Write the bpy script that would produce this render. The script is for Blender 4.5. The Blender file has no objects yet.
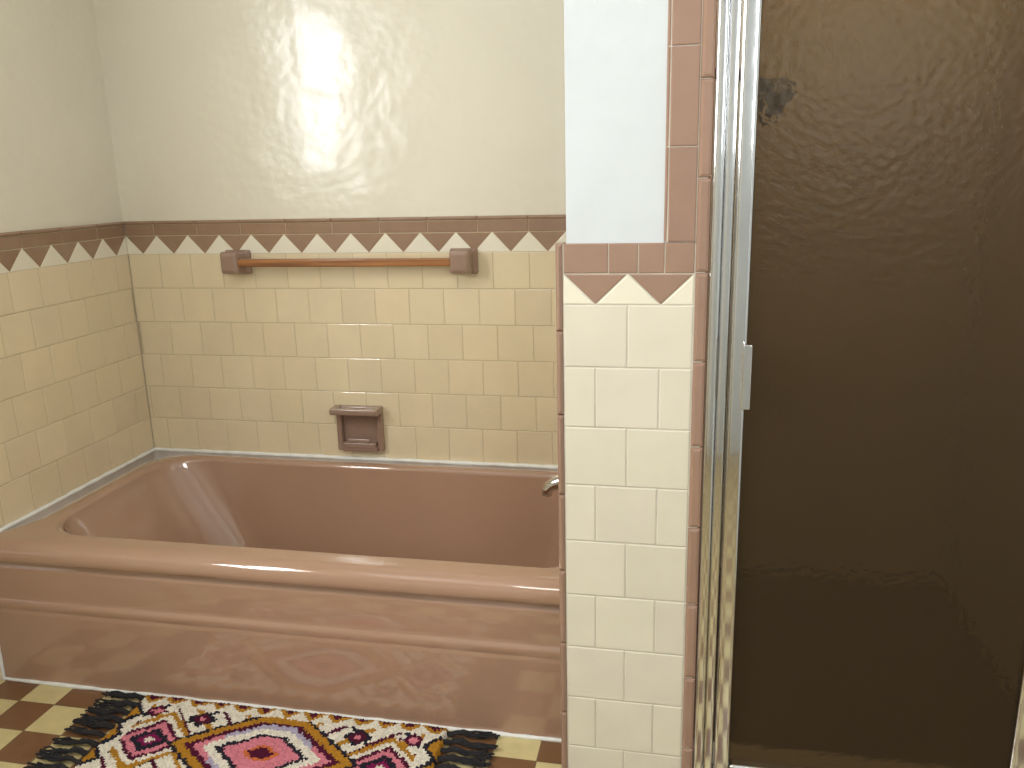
import bpy, bmesh, math, random
from mathutils import Vector, Matrix, noise
random.seed(7)
D=bpy.data; SC=bpy.context.scene
SC.view_settings.view_transform='Standard'
def lin(r,g,b):
    f=lambda c:(c/255/12.92) if c/255<=.04045 else ((c/255+.055)/1.055)**2.4
    return (f(r),f(g),f(b),1)
# ---------------------------------------------------------------- materials
def mat(name,col,rough=.4,metal=0,bump=0,bscale=60,var=0,vscale=4,attr=False,attr_amt=.5,coat=0,spec=.5,col2=None,bdist=.002,bump2=0,b2scale=6,rvar=0):
    m=D.materials.new(name); m.use_nodes=True; nt=m.node_tree; N=nt.nodes; Lk=nt.links
    b=N['Principled BSDF']; b.inputs['Base Color'].default_value=col
    b.inputs['Roughness'].default_value=rough; b.inputs['Metallic'].default_value=metal
    b.inputs['Coat Weight'].default_value=coat; b.inputs['Coat Roughness'].default_value=.05
    b.inputs['Specular IOR Level'].default_value=spec
    tc=N.new('ShaderNodeTexCoord')
    cur=None
    if var or col2:
        n=N.new('ShaderNodeTexNoise'); n.inputs['Scale'].default_value=vscale; n.inputs['Detail'].default_value=4
        Lk.new(tc.outputs['Object'],n.inputs['Vector'])
        mx=N.new('ShaderNodeMix'); mx.data_type='RGBA'
        c2=col2 if col2 else (col[0]*(1-var),col[1]*(1-var),col[2]*(1-var),1)
        mx.inputs['A'].default_value=col; mx.inputs['B'].default_value=c2
        mr=N.new('ShaderNodeMapRange'); mr.inputs['From Min'].default_value=.3; mr.inputs['From Max'].default_value=.7
        Lk.new(n.outputs['Fac'],mr.inputs['Value']); Lk.new(mr.outputs['Result'],mx.inputs['Factor'])
        cur=mx.outputs['Result']
        if rvar:
            m2=N.new('ShaderNodeMapRange'); m2.inputs['To Min'].default_value=rough; m2.inputs['To Max'].default_value=rough+rvar
            Lk.new(n.outputs['Fac'],m2.inputs['Value']); Lk.new(m2.outputs['Result'],b.inputs['Roughness'])
    if attr:
        a=N.new('ShaderNodeAttribute'); a.attribute_name='tcol'
        mx=N.new('ShaderNodeMix'); mx.data_type='RGBA'; mx.blend_type='MULTIPLY'; mx.inputs['Factor'].default_value=attr_amt
        if cur: Lk.new(cur,mx.inputs['A'])
        else: mx.inputs['A'].default_value=col
        Lk.new(a.outputs['Color'],mx.inputs['B']); cur=mx.outputs['Result']
    if cur: Lk.new(cur,b.inputs['Base Color'])
    prev=None
    for amt,scl,dist in ((bump,bscale,bdist),(bump2,b2scale,.02)):
        if amt:
            n=N.new('ShaderNodeTexNoise'); n.inputs['Scale'].default_value=scl; n.inputs['Detail'].default_value=3
            Lk.new(tc.outputs['Object'],n.inputs['Vector'])
            bp=N.new('ShaderNodeBump'); bp.inputs['Strength'].default_value=amt; bp.inputs['Distance'].default_value=dist
            Lk.new(n.outputs['Fac'],bp.inputs['Height'])
            if prev: Lk.new(prev,bp.inputs['Normal'])
            prev=bp.outputs['Normal']
    if prev: Lk.new(prev,b.inputs['Normal'])
    return m
M={}
M['plaster']=mat('cream_gloss_paint',lin(227,220,200),.17,bump=.4,bscale=40,var=.04,vscale=3,bump2=.38,b2scale=5,rvar=.12,coat=.25)
M['plaster_w']=mat('white_gloss_paint',lin(210,215,216),.25,bump=.3,bscale=45,var=.03,vscale=5,bump2=.25,b2scale=8)
M['ceil']=mat('ceiling_paint',lin(238,238,236),.7,bump=.1,var=.02)
M['tile']=mat('cream_ceramic',lin(230,213,178),.10,var=.06,vscale=9,attr=True,bump2=.12,b2scale=14,coat=.4)
M['tile_p']=mat('pale_cream_ceramic',lin(225,218,199),.12,var=.05,vscale=9,attr=True,bump2=.08,b2scale=14,coat=.3)
M['tri_c']=mat('ivory_ceramic',lin(236,229,208),.16,var=.04,vscale=12,attr=True,coat=.3)
M['brown']=mat('mauve_brown_ceramic',lin(158,128,104),.12,var=.12,vscale=20,attr=True,coat=.4,bump2=.05,b2scale=20)
M['brown_p']=mat('rose_brown_ceramic',lin(160,129,110),.14,var=.08,vscale=20,attr=True,coat=.3,bump2=.05,b2scale=20)
M['grout']=mat('grout',lin(202,186,152),.85,var=.2,vscale=30)
M['grout_p']=mat('grout_grey',lin(208,201,186),.85,var=.15,vscale=30)
M['caulk']=mat('white_caulk',lin(240,240,234),.45,var=.1,vscale=30,bump=.3)
M['tub']=mat('rose_tan_enamel',lin(173,138,114),.06,var=.04,vscale=5,coat=1.0,bump2=.015,b2scale=9)
M['fixt']=mat('mauve_porcelain',lin(152,125,108),.14,var=.1,vscale=30,coat=.5)
M['chrome']=mat('chrome',(.72,.72,.72,1),.09,metal=1,var=.06,vscale=8,bump2=.03,b2scale=10)
M['shw']=mat('shower_tan_tile',lin(178,167,146),.5,var=.10,vscale=4)
M['shf']=mat('shower_brown_tile',lin(58,38,34),.4,var=.4,vscale=14)
M['white']=mat('painted_wood_white',lin(232,230,222),.4,var=.03)
M['dark']=mat('dark_metal',lin(30,22,18),.35,metal=.3,var=.2)
M['fringe']=mat('charcoal_yarn',lin(40,38,40),.95,var=.5,vscale=60,bump=.6,bscale=400)
# wood
m=mat('amber_wood',lin(176,120,66),.28,coat=.4); nt=m.node_tree; N=nt.nodes
tc=N.new('ShaderNodeTexCoord'); mp=N.new('ShaderNodeMapping'); mp.inputs['Scale'].default_value=(4,90,90)
n=N.new('ShaderNodeTexNoise'); n.inputs['Scale'].default_value=1; n.inputs['Detail'].default_value=5
r=N.new('ShaderNodeValToRGB'); r.color_ramp.elements[0].position=.3; r.color_ramp.elements[0].color=lin(112,68,38); r.color_ramp.elements[1].position=.7; r.color_ramp.elements[1].color=lin(170,114,64)
nt.links.new(tc.outputs['Object'],mp.inputs[0]); nt.links.new(mp.outputs[0],n.inputs['Vector']); nt.links.new(n.outputs['Fac'],r.inputs[0]); nt.links.new(r.outputs[0],N['Principled BSDF'].inputs['Base Color'])
M['wood']=m
# floor
FT=.104
m=mat('checker_floor_tile',(1,1,1,1),.3); nt=m.node_tree; N=nt.nodes; Lk=nt.links; b=N['Principled BSDF']
tc=N.new('ShaderNodeTexCoord'); mp=N.new('ShaderNodeMapping'); mp.inputs['Location'].default_value=(-.011,.83,.5)
ck=N.new('ShaderNodeTexChecker'); ck.inputs['Scale'].default_value=1/FT
ck.inputs['Color1'].default_value=lin(222,206,150); ck.inputs['Color2'].default_value=lin(132,94,62)
br=N.new('ShaderNodeTexBrick'); br.offset=0; br.squash=1; br.inputs['Scale'].default_value=1
br.inputs['Brick Width'].default_value=FT; br.inputs['Row Height'].default_value=FT; br.inputs['Mortar Size'].default_value=.0012; br.inputs['Mortar Smooth'].default_value=.1
mx=N.new('ShaderNodeMix'); mx.data_type='RGBA'; mx.inputs['B'].default_value=lin(120,100,74)
ns=N.new('ShaderNodeTexNoise'); ns.inputs['Scale'].default_value=25; ns.inputs['Detail'].default_value=5
mm=N.new('ShaderNodeMix'); mm.data_type='RGBA'; mm.blend_type='MULTIPLY'; mm.inputs['Factor'].default_value=.3
Lk.new(tc.outputs['Object'],mp.inputs[0]); Lk.new(mp.outputs[0],ck.inputs['Vector']); Lk.new(mp.outputs[0],br.inputs['Vector'])
Lk.new(br.outputs['Fac'],mx.inputs['Factor']); Lk.new(ck.outputs['Color'],mx.inputs['A']); Lk.new(tc.outputs['Object'],ns.inputs['Vector'])
Lk.new(mx.outputs['Result'],mm.inputs['A']); Lk.new(ns.outputs['Fac'],mm.inputs['B']); Lk.new(mm.outputs['Result'],b.inputs['Base Color'])
M['floor']=m
# obscure bronze glass
m=D.materials.new('bronze_obscure_glass'); m.use_nodes=True; nt=m.node_tree; N=nt.nodes; Lk=nt.links
for x in list(N):
    if x.type!='OUTPUT_MATERIAL': N.remove(x)
out=[x for x in N][0]
tc=N.new('ShaderNodeTexCoord'); v=N.new('ShaderNodeTexVoronoi'); v.feature='SMOOTH_F1'; v.inputs['Scale'].default_value=85; v.inputs['Smoothness'].default_value=1
ns=N.new('ShaderNodeTexNoise'); ns.inputs['Scale'].default_value=55
ad=N.new('ShaderNodeMath'); ad.operation='ADD'
bp=N.new('ShaderNodeBump'); bp.inputs['Strength'].default_value=.5; bp.inputs['Distance'].default_value=.005
bp2=N.new('ShaderNodeBump'); bp2.inputs['Strength'].default_value=.22; bp2.inputs['Distance'].default_value=.004
Lk.new(tc.outputs['Object'],v.inputs['Vector']); Lk.new(tc.outputs['Object'],ns.inputs['Vector'])
Lk.new(v.outputs['Distance'],ad.inputs[0]); Lk.new(ns.outputs['Fac'],ad.inputs[1]); Lk.new(ad.outputs[0],bp.inputs['Height']); Lk.new(ad.outputs[0],bp2.inputs['Height'])
rf=N.new('ShaderNodeBsdfRefraction'); rf.inputs['Color'].default_value=lin(186,172,150); rf.inputs['Roughness'].default_value=.05; rf.inputs['IOR'].default_value=1.16
gl=N.new('ShaderNodeBsdfGlossy'); gl.inputs['Roughness'].default_value=.32; gl.inputs['Color'].default_value=(.60,.55,.46,1)
df=N.new('ShaderNodeBsdfDiffuse'); df.inputs['Color'].default_value=lin(124,106,82)
fr=N.new('ShaderNodeFresnel'); fr.inputs['IOR'].default_value=1.32
Lk.new(bp.outputs[0],rf.inputs['Normal']); Lk.new(bp2.outputs[0],gl.inputs['Normal']); Lk.new(bp2.outputs[0],df.inputs['Normal']); Lk.new(bp2.outputs[0],fr.inputs['Normal'])
m1=N.new('ShaderNodeMixShader'); m1.inputs[0].default_value=.15; Lk.new(rf.outputs[0],m1.inputs[1]); Lk.new(df.outputs[0],m1.inputs[2])
m2=N.new('ShaderNodeMixShader'); Lk.new(fr.outputs[0],m2.inputs[0]); Lk.new(m1.outputs[0],m2.inputs[1]); Lk.new(gl.outputs[0],m2.inputs[2])
Lk.new(m2.outputs[0],out.inputs['Surface'])
M['glass']=m
# rug pile
m=mat('rug_pile_wool',(1,1,1,1),.95,bump=.8,bscale=500,spec=.1); nt=m.node_tree; N=nt.nodes
a=N.new('ShaderNodeAttribute'); a.attribute_name='tcol'; nt.links.new(a.outputs['Color'],N['Principled BSDF'].inputs['Base Color'])
M['rug']=m
# ---------------------------------------------------------------- helpers
def link(o,parent=None):
    SC.collection.objects.link(o)
    if parent: o.parent=parent
    return o
def obj(name,verts,faces,mt,parent=None,smooth=False):
    me=D.meshes.new(name); me.from_pydata([tuple(v) for v in verts],[],faces); me.update()
    bm=bmesh.new(); bm.from_mesh(me); bmesh.ops.recalc_face_normals(bm,faces=bm.faces); bm.to_mesh(me); bm.free()
    me.materials.append(mt)
    if smooth:
        for p in me.polygons: p.use_smooth=True
    return link(D.objects.new(name,me),parent)
def boxvf(lo,hi):
    x0,y0,z0=lo;x1,y1,z1=hi
    v=[(x0,y0,z0),(x1,y0,z0),(x1,y1,z0),(x0,y1,z0),(x0,y0,z1),(x1,y0,z1),(x1,y1,z1),(x0,y1,z1)]
    f=[(0,3,2,1),(4,5,6,7),(0,1,5,4),(1,2,6,5),(2,3,7,6),(3,0,4,7)]
    return v,f
def boxes(name,lst,mt,parent=None,bevel=0,seg=2):
    V=[];F=[]
    for lo,hi in lst:
        v,f=boxvf(lo,hi); k=len(V); V+=v; F+=[tuple(i+k for i in q) for q in f]
    o=obj(name,V,F,mt,parent)
    if bevel:
        md=o.modifiers.new('bev','BEVEL'); md.width=bevel; md.segments=seg; md.limit_method='ANGLE'
        for p in o.data.polygons: p.use_smooth=True
        try:
            o.modifiers.new('wn','WEIGHTED_NORMAL')
        except Exception: pass
    return o
def offset_poly(P,d):
    n=len(P); area=sum(P[i][0]*P[(i+1)%n][1]-P[(i+1)%n][0]*P[i][1] for i in range(n))
    s=1 if area>0 else -1
    L=[]
    for i in range(n):
        a=Vector(P[i]);b=Vector(P[(i+1)%n]);e=(b-a).normalized(); nn=Vector((-e.y,e.x))*s
        L.append((a+nn*d,e))
    R=[]
    for i in range(n):
        p,e=L[i-1];q,g=L[i]
        den=e.x*g.y-e.y*g.x
        t=((q.x-p.x)*g.y-(q.y-p.y)*g.x)/den
        R.append((p.x+e.x*t,p.y+e.y*t))
    return R
def tiles(name,polys,O,A,B,Nn,mt,parent,n0=.0,n1=.006,gap=.0008,rnd=.0016,cv=.12,tilt=.0006):
    O,A,B,Nn=map(Vector,(O,A,B,Nn)); V=[];F=[];C=[]
    for P in polys:
        c=1-random.random()*cv; col=(c,c*(1-random.random()*.02),c*(1-random.random()*cv*.5),1)
        P0=offset_poly(P,gap); P1=offset_poly(P,gap+rnd*.35); P2=offset_poly(P,gap+rnd*1.2)
        cx=sum(p[0] for p in P)/len(P); cy=sum(p[1] for p in P)/len(P)
        ta,tb=random.uniform(-1,1)*tilt/.1,random.uniform(-1,1)*tilt/.1
        k=len(V);n=len(P)
        for Q,h in ((P0,n0),(P0,n1-rnd),(P1,n1-rnd*.35),(P2,n1)):
            for p in Q:
                hh=h+((p[0]-cx)*ta+(p[1]-cy)*tb if h>n0 else 0)
                V.append(O+A*p[0]+B*p[1]+Nn*hh)
        for l in range(3):
            for i in range(n):
                j=(i+1)%n; F.append((k+l*n+i,k+l*n+j,k+(l+1)*n+j,k+(l+1)*n+i)); C.append(col)
        F.append(tuple(k+3*n+i for i in range(n))); C.append(col)
    me=D.meshes.new(name); me.from_pydata([tuple(v) for v in V],[],F); me.update()
    ca=me.color_attributes.new('tcol','FLOAT_COLOR','CORNER')
    for p in me.polygons:
        for li in p.loop_indices: ca.data[li].color=C[p.index]
    bm=bmesh.new(); bm.from_mesh(me); bmesh.ops.recalc_face_normals(bm,faces=bm.faces); bm.to_mesh(me); bm.free()
    me.materials.append(mt)
    return link(D.objects.new(name,me),parent)
def rect(a0,a1,b0,b1): return [(a0,b0),(a1,b0),(a1,b1),(a0,b1)]
P=.11
PH_W=[0,.42,.93,.38,.9,.45,0,.5,.95,.4,.9,.5]
def rows(a0,a1,btop,b0,ph=lambda i:(i%2)*.5):
    R=[];i=0;t=btop
    while t>b0+.008:
        bb=max(t-P,b0); x=a0-P*((ph(i))%1.0)
        while x<a1-.001:
            l=max(x,a0); rr=min(x+P,a1)
            if rr-l>.008: R.append(rect(l,rr,bb,t))
            x+=P
        t-=P;i+=1
    return R
def tri(a0,a1,top,bot):
    dn=[];up=[];x=a0
    up.append([(a0,bot),(a0+P/2,bot),(a0,top)])
    while x+P<=a1+.002:
        dn.append([(x,top),(x+P/2,bot),(x+P,top)])
        if x+1.5*P<=a1+.002: up.append([(x+P/2,bot),(x+1.5*P,bot),(x+P,top)])
        x+=P
    e=x
    up.append([(e-P/2,bot),(min(a1,e),bot),(min(a1,e),top)] if a1-e<.01 else [(e-P/2,bot),(a1,bot),(e,top)])
    if a1-e>=.01: dn.append([(e,top),(a1,bot+.0001),(a1,top)])
    return dn,up
def strip(a0,a1,b0,b1,l,off=0):
    R=[];x=a0-off
    while x<a1-.001:
        s=max(x,a0);e=min(x+l,a1)
        if e-s>.006: R.append(rect(s,e,b0,b1))
        x+=l
    return R
# ---------------------------------------------------------------- dimensions
L=1.5617; YP=-.9966; h=.398; H=1.167
CEIL=2.45; XR=2.95; YF=-3.4; b=.006
SX0,SX1,SF=1.806,2.53,.10   # shower interior
# ---------------------------------------------------------------- shell
floor=boxes('floor',[((-.2,YF-.1,-.1),(XR+.1,.15,0))],M['floor'])
boxes('ceiling',[((-.2,YF-.1,CEIL),(XR+.1,.15,CEIL+.1))],M['ceil'])
wb=boxes('wall_back',[((-.15,b,0),(XR+.1,.15,CEIL))],M['plaster'])
WY0,WY1,WZ0,WZ1=-2.1,-1.35,1.28,2.12
VX0,VX1,VZ0,VZ1=2.12,2.82,1.35,2.1   # opening added in the unseen front wall for fill light
wl=boxes('wall_left',[((-.15,WY1,0),(-b,b,CEIL)),((-.15,YF,0),(-b,WY0,CEIL)),((-.15,WY0,0),(-b,WY1,WZ0)),((-.15,WY0,WZ1),(-b,WY1,CEIL))],M['plaster'])
wf=boxes('wall_front',[((-.15,YF-.1,0),(VX0,YF,CEIL)),((VX1,YF-.1,0),(XR+.1,YF,CEIL)),((VX0,YF-.1,0),(VX1,YF,VZ0)),((VX0,YF-.1,VZ1),(VX1,YF,CEIL))],M['plaster_w'])
wr=boxes('wall_right',[((XR,YF,0),(XR+.1,b,CEIL))],M['plaster_w'])
wp=boxes('wall_partition',[((L+b,YP+b,0),(1.800,b,CEIL))],M['plaster_w'])
ws=boxes('wall_shower',[((2.415,YP+b,0),(XR,YP+.12,CEIL)),((SX1,YP+.12,0),(SX1+.1,b,CEIL)),((1.80,YP+b,1.93),(2.415,YP+.12,CEIL))],M['plaster_w'])
X,Y,Z=(1,0,0),(0,1,0),(0,0,1)
TT=H-.047
def tiled_wall(tag,parent,O,A,Nn,a0,a1,b0,tm,bm_,gm,off=0):
    Ov,Av,Nv=Vector(O),Vector(A),Vector(Nn)
    c=[Ov+Av*a+Vector(Z)*z+Nv*n for n in (0,.0047) for a,z in ((a0,b0),(a1,b0),(a1,H-.002),(a0,H-.002))]
    obj('grout_bed_'+tag,c,[(0,1,2,3),(4,5,6,7),(0,1,5,4),(1,2,6,5),(2,3,7,6),(3,0,4,7)],gm,parent)
    tiles('tiles_'+tag,rows(a0,a1,H-.105,b0,lambda i:PH_W[(i+off)%12]),O,A,Z,Nn,tm,parent)
    dn,up=tri(a0,a1,TT,H-.105)
    tiles('triangles_brown_'+tag,dn,O,A,Z,Nn,bm_,parent,gap=.0009)
    tiles('triangles_ivory_'+tag,up,O,A,Z,Nn,M['tri_c'],parent,cv=.06,gap=.0001,rnd=.0008)
tiled_wall('back',wb,(0,b,0),X,(0,-1,0),0,L+b,h-.02,M['tile'],M['brown'],M['grout'])
tiles('trim_border_back',strip(0,L,TT,H-.012,.152,.05),(0,b,0),X,Z,(0,-1,0),M['brown'],wb,n1=.0065,cv=.2)
tiles('trim_cap_back',strip(0,L,H-.012,H,.152,.05),(0,b,0),X,Z,(0,-1,0),M['brown'],wb,n1=.0095,rnd=.004,cv=.2,gap=.0004)
A=(0,-1,0)
tiled_wall('left',wl,(-b,0,0),A,X,0,1.32,.0,M['tile'],M['brown'],M['grout'],1)
tiles('trim_border_left',strip(0,1.32,TT,H-.012,.152,.02),(-b,0,0),A,Z,X,M['brown'],wl,n1=.0065,cv=.2)
tiles('trim_cap_left',strip(0,1.32,H-.012,H,.152,.02),(-b,0,0),A,Z,X,M['brown'],wl,n1=.0095,rnd=.004,cv=.2,gap=.0004)
tiled_wall('end',wp,(L+b,0,0),A,(-1,0,0),0,-YP-.02,h-.02,M['tile'],M['brown'],M['grout'])
tiles('trim_border_end',strip(0,-YP-.02,TT,H,.152),(L+b,0,0),A,Z,(-1,0,0),M['brown'],wp,n1=.0075,cv=.2)
# partition face
O=(0,YP+b,0); NY=(0,-1,0)
c=[Vector((x,y,z)) for y in (YP+b,YP+.0012) for x,z in ((L,0),(1.80,0),(1.80,H-.002),(L,H-.002))]
obj('grout_bed_face',c,[(0,1,2,3),(4,5,6,7),(0,1,5,4),(1,2,6,5),(2,3,7,6),(3,0,4,7)],M['grout_p'],wp)
tiles('tiles_face',rows(L+.001,L+.221,H-.105,0),O,X,Z,NY,M['tile_p'],wp)
dn,up=tri(L+.001,L+.221,H-.052,H-.105)
tiles('triangles_brown_face',dn,O,X,Z,NY,M['brown_p'],wp); tiles('triangles_ivory_face',up,O,X,Z,NY,M['tri_c'],wp,cv=.05)
xs=[L+.001,L+.078,L+.128,L+.172,L+.221]
tiles('trim_border_face',[rect(xs[i],xs[i+1],H-.052,H) for i in range(4)],O,X,Z,NY,M['brown_p'],wp,n1=.0065,cv=.14)
tiles('trim_column_face',[rect(a0,a1,z0,z1) for (z0,z1) in [(H+.152*i,H+.152*(i+1)) for i in range(6)] for a0,a1 in ((1.737,1.783),)],O,X,Z,NY,M['brown_p'],wp,n1=.0065,cv=.14)
tiles('trim_column_edge',[rect(1.783,1.806,max(0,H+.152*i-.05),H+.152*(i+1)-.05) for i in range(-8,7)],O,X,Z,NY,M['brown_p'],wp,n1=.009,rnd=.005,cv=.14,gap=.0005)
tiles('trim_column_inner',[rect(1.731,1.737,H+.152*i,H+.152*(i+1)) for i in range(6)],O,X,Z,NY,M['brown_p'],wp,n1=.005,rnd=.002,gap=.0002,cv=.14)
boxes('grout_bed_column',[((1.733,YP+.0018,H),(1.80,YP+b,H+.152*6))],M['grout_p'],wp)
tiles('trim_bullnose_left',[rect(L-.013,L+.001,max(0,H-.152*(i+1)),H-.152*i) for i in range(8)],(0,YP+.03,0),X,Z,NY,M['brown_p'],wp,n0=0,n1=.032,rnd=.006,gap=.0004,cv=.14)
# ---------------------------------------------------------------- bathtub
def rr(x0,x1,y0,y1,rad,z,nc=14,ns=20):
    pts=[]
    if not isinstance(rad,(list,tuple)): rad=[rad]*4
    cs=[(x1,y1,rad[0],0),(x0,y1,rad[1],90),(x0,y0,rad[2],180),(x1,y0,rad[3],270)]
    C=[]
    for (x,y,r_,a0) in cs:
        sx=1 if x==x1 else -1; sy=1 if y==y1 else -1
        cx,cy=x-sx*r_,y-sy*r_
        C.append([(cx+r_*math.cos(math.radians(a0+90*i/nc)),cy+r_*math.sin(math.radians(a0+90*i/nc))) for i in range(nc+1)])
    for k in range(4):
        pts+=C[k]; a=C[k][-1]; c2=C[(k+1)%4][0]
        for i in range(1,ns): t=i/ns; pts.append((a[0]+(c2[0]-a[0])*t,a[1]+(c2[1]-a[1])*t))
    return [(p[0],p[1],z) for p in pts]
loops=[]
xa,xb,ya=.0015,L-.0015,-.0015
prof=[(.752,0.003),(.752,.10),(.7518,.198),(.7515,.205),(.7500,.210),(.7500,.213),(.7512,.216),(.7512,.226),(.7505,.232),(.746,.237),(.7447,.241),(.7445,.25),(.7442,.322),(.7435,.328),(.7385,.333),(.7373,.337),(.7373,.340),(.740,.3435),(.750,.3465),(.7555,.350),(.7585,.356),(.759,.364),(.7575,.374),(.753,.384),(.745,.391),(.735,.3955),(.722,.3975),(.708,.398)]
for d,z in prof: 
    loops.append(rr(xa,xb,-d,ya,.002,z))
def inner(dx0,dx1,dy0,dy1,z,rl,rr_):
    return rr(.085+dx0,1.525-dx1,-.668+dy0,-.050-dy1,[rr_,rl,rl,rr_],z)
loops.append(inner(-.008,-.008,-.008,-.008,.3975,.150,.07))
for i in range(1,8):
    a=math.radians(90*i/7); loops.append(inner(-.008+.022*math.sin(a),-.008+.018*math.sin(a),-.008+.016*math.sin(a),-.008+.016*math.sin(a),.3975-.018*(1-math.cos(a)),.150,.07))
NB=12
for i in range(1,NB+1):
    s=i/NB
    z=.3795-(.3795-.10)*s
    loops.append(inner(.014+.20*s**1.1,.010+.07*s,.008+.045*s,.008+.045*s,z,.15,.07+.03*s))
for i in range(1,9):
    a=math.radians(90*i/8); e=.06*(1-math.cos(a)); zz=.10-.05*math.sin(a)
    loops.append(inner(.214+e*1.4,.080+e,.053+e,.053+e,zz,.145,.09))
V=[];F=[];n=len(loops[0])
for l in loops: V+=l
for l in range(len(loops)-1):
    for i in range(n):
        j=(i+1)%n; F.append((l*n+i,l*n+j,(l+1)*n+j,(l+1)*n+i))
F.append(tuple((len(loops)-1)*n+i for i in range(n)))
tub=obj('bathtub',V,F,M['tub'],smooth=True)
def lathe(name,prof,mt,parent,loc,axis='Z',seg=32):
    V=[];F=[]
    for r_,z in prof:
        for i in range(seg):
            a=2*math.pi*i/seg; p=(r_*math.cos(a),r_*math.sin(a),z)
            if axis=='X': p=(p[2],p[0],p[1])
            if axis=='Y': p=(p[0],p[2],p[1])
            V.append((p[0]+loc[0],p[1]+loc[1],p[2]+loc[2]))
    for l in range(len(prof)-1):
        for i in range(seg):
            j=(i+1)%seg; F.append((l*seg+i,l*seg+j,(l+1)*seg+j,(l+1)*seg+i))
    F.append(tuple(range(seg))); F.append(tuple((len(prof)-1)*seg+i for i in range(seg)))
    return obj(name,V,F,mt,parent,smooth=True)
lathe('drain',[(.035,0),(.035,.003),(.028,.005),(.012,.004),(.005,.004)],M['chrome'],tub,(1.30,-.367,.05))
def tube(name,path,radii,mt,parent,seg=20,sc=(1,1)):
    V=[];F=[];path=[Vector(p) for p in path]
    for i,p in enumerate(path):
        t=(path[min(i+1,len(path)-1)]-path[max(i-1,0)]).normalized()
        up=Vector((0,1,0)) if abs(t.y)<.9 else Vector((0,0,1))
        s=t.cross(up).normalized(); u=s.cross(t).normalized()
        for k in range(seg):
            a=2*math.pi*k/seg; V.append(p+s*math.cos(a)*radii[i]*sc[0]+u*math.sin(a)*radii[i]*sc[1])
    for l in range(len(path)-1):
        for i in range(seg):
            j=(i+1)%seg; F.append((l*seg+i,l*seg+j,(l+1)*seg+j,(l+1)*seg+i))
    F.append(tuple(range(seg))); F.append(tuple((len(path)-1)*seg+i for i in range(seg)))
    return obj(name,V,F,mt,parent,smooth=True)
sp=tube('tub_spout',[(L-.001,-.37,.50),(L-.03,-.37,.50),(L-.06,-.37,.50),(L-.09,-.37,.497),(L-.115,-.37,.490),(L-.130,-.37,.480),(L-.138,-.37,.466),(L-.139,-.37,.456)],[.027,.026,.024,.021,.0185,.016,.0145,.014],M['chrome'],None)
tap=lathe('tub_faucet_handle',[(.035,0),(.035,-.006),(.018,-.012),(.015,-.04),(.030,-.045),(.032,-.06),(.02,-.068),(.004,-.07)],M['chrome'],None,(L-.001,-.25,.62),axis='X')
def bead(name,pts,r_,parent):
    cu=D.curves.new(name,'CURVE'); cu.dimensions='3D'; cu.bevel_depth=r_; cu.bevel_resolution=2
    s=cu.splines.new('POLY'); q=[]
    for a,c2 in zip(pts[:-1],pts[1:]):
        a=Vector(a);c2=Vector(c2); k=max(2,int((c2-a).length/.03))
        for i in range(k): q.append(a.lerp(c2,i/k))
    q.append(Vector(pts[-1])); s.points.add(len(q)-1)
    for i,p in enumerate(q):
        s.points[i].co=(p.x+random.uniform(-1,1)*.0006,p.y+random.uniform(-1,1)*.0006,p.z+random.uniform(-1,1)*.0008,1); s.points[i].radius=random.uniform(.8,1.25)
    cu.materials.append(M['caulk']); return link(D.objects.new(name,cu),parent)
bead('caulk_rim',[(.004,-.745,h+.001),(.004,-.004,h+.002),(L-.003,-.004,h+.002)],.0065,tub)
bead('caulk_side',[(.003,-.758,.36),(.003,-.745,.33),(.003,-.752,.22),(.003,-.755,.0)],.0045,tub)
bead('caulk_base',[(.0,-.755,.003),(L-.012,-.755,.003)],.005,tub)
bead('caulk_partition',[(L-.006,-.757,.003),(L-.006,-.79,.003),(L-.012,YP-.002,.003)],.004,wp)
# ---------------------------------------------------------------- towel bar
tb=D.objects.new('towel_bar',None); link(tb)
def frustum(name,cx,cz,levels,mt,parent,y0=0):
    V=[];F=[]
    for (yy,hx,hz,ch,dz) in levels:
        for sx,sz in ((1,-1),(1,1),(-1,1),(-1,-1)):
            if (sx,sz) in ((1,-1),(-1,1)): o=[(sx*(hx-ch),sz*hz),(sx*hx,sz*(hz-ch))]
            else: o=[(sx*hx,sz*(hz-ch)),(sx*(hx-ch),sz*hz)]
            for p in o: V.append((cx+p[0],y0-yy,cz+p[1]+dz))
    n=8
    for l in range(len(levels)-1):
        for i in range(n):
            j=(i+1)%n; F.append((l*n+i,l*n+j,(l+1)*n+j,(l+1)*n+i))
    F.append(tuple(range(n))); F.append(tuple((len(levels)-1)*n+i for i in range(n)))
    o=obj(name,V,F,mt,parent)
    md=o.modifiers.new('b','BEVEL'); md.width=.002; md.segments=2; md.limit_method='ANGLE'; md.angle_limit=math.radians(25)
    return o
for i,cx in enumerate((.392,1.124)):
    frustum('bracket_%d'%(i+1),cx,1.036,[(0,.042,.038,.004,0),(.010,.042,.038,.004,0),(.020,.031,.033,.004,0),(.060,.029,.034,.004,.003),(.066,.027,.032,.004,.003),(.071,.018,.022,.003,.003)],M['fixt'],tb)
boxes('bar',[((.418,-.062,1.026),(1.096,-.040,1.050))],M['wood'],tb,bevel=.004,seg=3)
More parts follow.
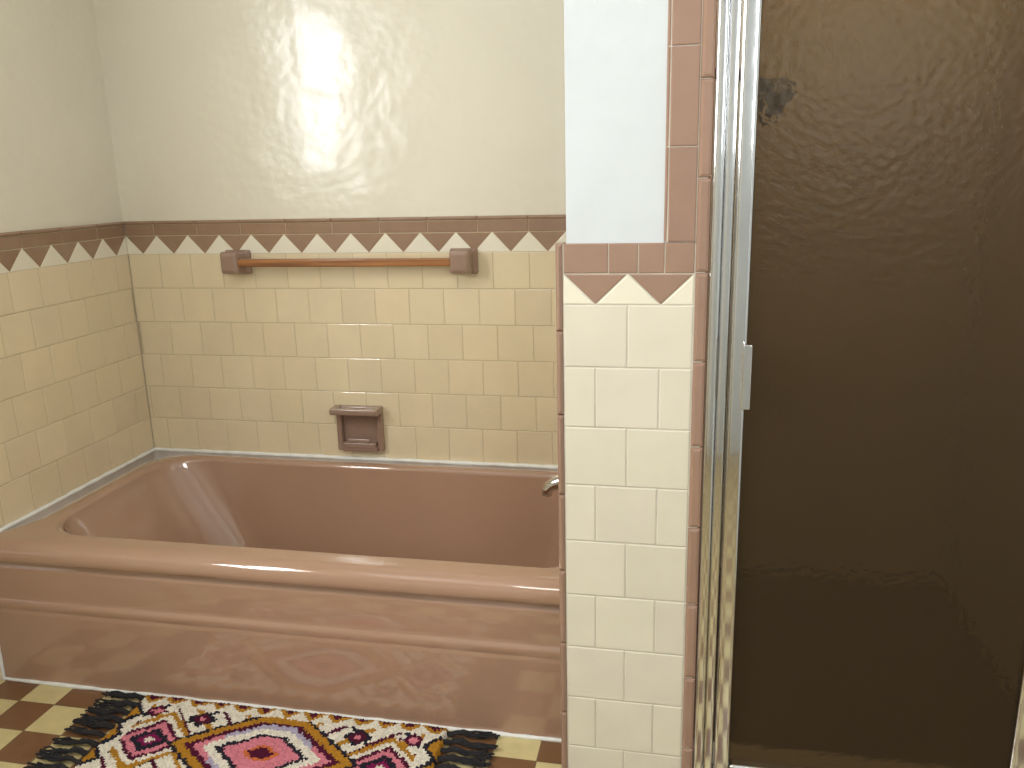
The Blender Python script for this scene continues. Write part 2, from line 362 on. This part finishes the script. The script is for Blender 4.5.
# ---------------------------------------------------------------- soap dish
sd=D.objects.new('soap_dish',None); link(sd)
x0,x1,z0,z1=.684,.838,.432,.580
boxes('frame',[((x0,-.022,z0),(x0+.018,0,z1)),((x1-.018,-.022,z0),(x1,0,z1)),((x0+.018,-.022,z1-.022),(x1-.018,0,z1)),((x0+.018,-.030,z0),(x1-.018,0,z0+.016))],M['fixt'],sd,bevel=.004,seg=3)
boxes('recess_back',[((x0+.01,-.004,z0+.01),(x1-.01,.0,z1-.01))],M['fixt'],sd)
boxes('tray_lip',[((x0+.040,-.034,z0+.030),(x1-.040,-.026,z0+.044)),((x0+.022,-.032,z0+.012),(x1-.022,-.004,z0+.030))],M['fixt'],sd,bevel=.003)
boxes('grab_bar',[((x0-.004,-.062,z1-.020),(x1+.002,-.044,z1+.002)),((x0-.004,-.049,z1-.020),(x0+.020,-.010,z1+.002)),((x1-.020,-.049,z1-.020),(x1+.002,-.010,z1+.002)),((x0+.015,-.048,z1-.020),(x1-.018,-.012,z1-.010))],M['fixt'],sd,bevel=.005,seg=3)
# ---------------------------------------------------------------- shower enclosure
boxes('shower_curb',[((1.806,YP+.008,0),(2.415,YP+.115,.143))],M['tile_p'],None,bevel=.006)
boxes('shower_floor',[((1.80,YP+.116,0),(SX1,.004,SF))],M['shf'])
boxes('shower_wall_lining',[((1.8005,YP+.13,SF),(1.806,.002,2.2)),((1.806,-.004,SF),(SX1-.006,.002,2.2)),((SX1-.006,YP+.13,SF),(SX1-.0005,.002,2.2)),((2.415,YP+.121,SF),(SX1-.006,YP+.126,2.2))],M['shw'])
door=D.objects.new('shower_door',None); link(door)
yj=YP-.012
boxes('jamb_left',[((1.807,yj,.145),(1.824,YP+.03,1.90)),((1.824,yj+.008,.145),(1.842,YP+.03,1.90))],M['chrome'],door,bevel=.005,seg=4)
boxes('jamb_right',[((2.382,yj+.008,.145),(2.398,YP+.03,1.90)),((2.398,yj,.145),(2.414,YP+.03,1.90))],M['chrome'],door,bevel=.004,seg=4)
boxes('header',[((1.843,yj,1.87),(2.381,YP+.03,1.90))],M['chrome'],door,bevel=.003)
boxes('sill',[((1.843,yj,.1445),(2.381,YP+.03,.158))],M['chrome'],door,bevel=.003)
boxes('stiles',[((1.844,yj+.001,.162),(1.872,YP+.018,1.865)),((2.352,yj+.001,.162),(2.380,YP+.018,1.865)),((1.872,yj+.001,1.838),(2.352,YP+.018,1.865)),((1.872,yj+.001,.162),(2.352,YP+.018,.184))],M['chrome'],door,bevel=.007,seg=5)
boxes('glass_panel',[((1.868,YP+.001,.180),(2.356,YP+.006,1.845))],M['glass'],door)
boxes('pull_handle',[((1.864,yj-.022,.893),(1.868,yj+.002,1.003)),((1.864,yj-.024,.893),(1.878,yj-.020,1.003)),],M['chrome'],door,bevel=.0015)
sh=D.objects.new('shower_head',None); link(sh)
tube('arm',[(1.807,-.45,1.48),(1.84,-.45,1.485),(1.88,-.45,1.475),(1.92,-.45,1.455)],[.012]*4,M['dark'],sh)
tube('head',[(1.910,-.45,1.458),(1.928,-.45,1.445),(1.945,-.45,1.430),(1.962,-.45,1.414),(1.966,-.45,1.411)],[.014,.022,.040,.048,.044],M['dark'],sh)
lathe('flange',[(.03,0),(.03,.004),(.014,.01)],M['dark'],sh,(1.8065,-.45,1.48),axis='X')
# ---------------------------------------------------------------- rug
RX0,RX1,RY0,RY1=.445,1.25,-.768,-1.328
cream=lin(232,224,206); ochre=lin(180,128,42); burg=lin(84,26,50); pink=lin(216,130,142); char=lin(42,40,50); mag=lin(132,32,82); lav=lin(180,172,192); org=lin(206,112,60)
def rugcol(x,y):
    q=.007; x=round(x/q)*q; y=round(y/q)*q
    du=abs(x-(RX0+RX1)/2); v=RY0-y; v=min(v,(RY0-RY1)-v)
    hx=(RX1-RX0)/2
    tw=lambda t,p: abs(((t/p)%1)-.5)*2
    if v<.040:
        z=.010+.028*tw(du,.062)
        if v<z-.013: return burg
        if v<z: return ochre
        return cream
    e=hx-du
    if e<.050:
        z=.012+.034*tw(v,.08)
        return ochre if e<z-.014 else (char if e<z else cream)
    d=max(du*.55+abs(v-.165)*.75,abs(v-.165))
    if d<.018: return burg
    if d<.026: return org
    if d<.054: return pink
    if d<.064: return char
    if d<.082: return cream
    if d<.094: return (lav if du<.11 else pink)
    if d<.106: return burg
    if d<.124: return ochre
    if d<.132: return char
    d=abs(du-.285)*.85+abs(v-.165)
    if d<.012: return cream
    if d<.026: return mag
    if d<.044: return char
    if d<.062: return pink
    if d<.074: return burg
    if d<.090: return cream
    if d<.106: return ochre
    d=abs(du-.20)*.9+abs(v-.075)*1.2
    if d<.012: return pink
    if d<.024: return burg
    if d<.036: return char
    d=abs(du-.33)*.8+abs(v-.065)
    if d<.012: return pink
    if d<.024: return burg
    d=abs(du-.04)+abs(v-.055)
    if d<.012: return char
    t=(du+v)%.13
    if t<.018 : return ochre
    if .065<t<.078: return burg
    t=(du-v)%.13
    if t<.014: return char
    return cream
nx,ny=230,160
V=[];F=[]
for j in range(ny+1):
    for i in range(nx+1):
        x=RX0+(RX1-RX0)*i/nx; y=RY0+(RY1-RY0)*j/ny
        ed=min(i,nx-i,j,ny-j)
        z=.004+.015*min(1,ed/2.5)**.5 + (random.uniform(-1,1)*.0024+.003*noise.noise(Vector((x*14,y*14,0))) if ed>0 else 0)
        w=.005*noise.noise(Vector((x*9,y*9,3)))
        V.append((x+random.uniform(-.0012,.0012)+w,y+random.uniform(-.0012,.0012)+w*.5,z))
for j in range(ny):
    for i in range(nx):
        a=j*(nx+1)+i; F.append((a,a+nx+1,a+nx+2,a+1))
k=len(V)
me=D.meshes.new('rug')
V+= [(RX0+.006,RY0-.006,.001),(RX1-.006,RY0-.006,.001),(RX1-.006,RY1+.006,.001),(RX0+.006,RY1+.006,.001)]
F.append((k,k+1,k+2,k+3))
me.from_pydata(V,[],F); me.update()
ca=me.color_attributes.new('tcol','FLOAT_COLOR','CORNER')
for p in me.polygons:
    c=p.center; cc=rugcol(c.x,c.y); s=random.uniform(.72,1.0)
    for li in p.loop_indices: ca.data[li].color=(cc[0]*s,cc[1]*s,cc[2]*s,1)
me.materials.append(M['rug'])
for p in me.polygons: p.use_smooth=True
rug=link(D.objects.new('rug',me))
cu=D.curves.new('fringe','CURVE'); cu.dimensions='3D'; cu.bevel_depth=.0022; cu.bevel_resolution=1
for side in (-1,1):
    ex=RX0 if side<0 else RX1
    nT=19
    for t in range(nT):
        y0=RY0-.012-(RY0-RY1-.024)*t/(nT-1)
        lean=random.uniform(-.25,.25)
        for s_ in range(11):
            sp_=cu.splines.new('POLY'); pts=[]
            ln=random.uniform(.095,.13); oy=random.uniform(-.011,.011)
            for q in range(9):
                u=q/8; spread=(.5 if u<.2 else (.18 if u<.36 else .4+1.0*(u-.36)))
                pts.append((ex-side*.006+side*ln*u, y0+oy*spread+lean*.05*u*u+.003*math.sin(u*9+s_+t), .006+random.uniform(0,.008)*(1 if u>.4 else .6)+(.006 if .2<u<.4 else 0)))
            sp_.points.add(8)
            for q,pp in enumerate(pts):
                sp_.points[q].co=(*pp,1); sp_.points[q].radius=1.7 if .2<q/8<.4 else 1.0
cu.materials.append(M['fringe']); link(D.objects.new('fringe',cu),rug)
# ---------------------------------------------------------------- windows, door
win=D.objects.new('window_1',None); link(win)
fx0,fx1=-.12,-.004
boxes('frame',[((fx0,WY0,WZ0),(fx1,WY0+.04,WZ1)),((fx0,WY1-.04,WZ0),(fx1,WY1,WZ1)),((fx0,WY0+.04,WZ0),(fx1,WY1-.04,WZ0+.04)),((fx0,WY0+.04,WZ1-.04),(fx1,WY1-.04,WZ1))],M['white'],win,bevel=.003)
boxes('meeting_rail',[((-.085,WY0+.04,(WZ0+WZ1)/2-.015),(-.055,WY1-.04,(WZ0+WZ1)/2+.015))],M['white'],win,bevel=.002)
w2=D.objects.new('added_fill_window',None); link(w2)  # added frame around the fill opening behind the camera
boxes('frame',[((VX0,YF-.09,VZ0),(VX0+.04,YF+.004,VZ1)),((VX1-.04,YF-.09,VZ0),(VX1,YF+.004,VZ1)),((VX0+.04,YF-.09,VZ0),(VX1-.04,YF+.004,VZ0+.04)),((VX0+.04,YF-.09,VZ1-.04),(VX1-.04,YF+.004,VZ1))],M['white'],w2,bevel=.003)
d1=D.objects.new('door_1',None); link(d1)
boxes('panel',[((1.0,YF+.002,.01),(1.78,YF+.04,2.0))],M['white'],d1,bevel=.003)
boxes('casing',[((.92,YF+.002,0),(.99,YF+.025,2.08)),((1.79,YF+.002,0),(1.86,YF+.025,2.08)),((.92,YF+.002,2.01),(1.86,YF+.025,2.08))],M['white'],d1,bevel=.003)
lathe('knob',[(.012,0),(.012,.04),(.027,.05),(.027,.07),(.01,.08)],M['chrome'],d1,(1.07,YF+.04,1.0),axis='Y')
# ---------------------------------------------------------------- lights
def area(name,loc,direction,sx,sy,e,col):
    l=D.lights.new(name,'AREA'); l.shape='RECTANGLE'; l.size=sx; l.size_y=sy; l.energy=e; l.color=col
    o=D.objects.new(name,l); o.location=loc; o.rotation_euler=Vector(direction).to_track_quat('-Z','Y').to_euler(); link(o); return o
area('window_daylight',(-.10,(WY0+WY1)/2,(WZ0+WZ1)/2),(1,0,-.12),.66,.76,36,(.96,.98,1.0))
area('front_fill',((VX0+VX1)/2,YF-.07,(VZ0+VZ1)/2),(-.42,1,-.1),.6,.65,17,(.95,.98,1.0))  # added fill from behind the camera, lifts the left wall
cl=area('ceiling_fill',(1.25,-2.1,CEIL-.03),(0,0,-1),.6,.6,12,(1.0,.95,.88))  # added overhead fill, stands for no known fixture
area('shower_fill',(2.17,-.62,CEIL-.02),(0,0,-1),.3,.3,15,(1.0,.95,.87))  # unseen light added to brighten the stall behind the glass
w=D.worlds.new('daylight'); SC.world=w; w.use_nodes=True
w.node_tree.nodes['Background'].inputs[0].default_value=(.75,.87,1,1); w.node_tree.nodes['Background'].inputs[1].default_value=1.0
# ---------------------------------------------------------------- camera
cam=D.cameras.new('camera'); co=link(D.objects.new('camera',cam)); cam.sensor_width=36; cam.lens=833.42/1024*36; cam.clip_start=.02
ya_,pi_,ro_=.2076,.2469,-.0259
fw=Vector((-math.sin(ya_)*math.cos(pi_),math.cos(ya_)*math.cos(pi_),-math.sin(pi_)))
r_=Vector((math.cos(ya_),math.sin(ya_),0)); u_=r_.cross(fw)
r2=math.cos(ro_)*r_+math.sin(ro_)*u_; u2=-math.sin(ro_)*r_+math.cos(ro_)*u_
mw=Matrix(((r2.x,u2.x,-fw.x,1.7668),(r2.y,u2.y,-fw.y,-2.4137),(r2.z,u2.z,-fw.z,1.2832),(0,0,0,1)))
co.matrix_world=mw
SC.camera=co
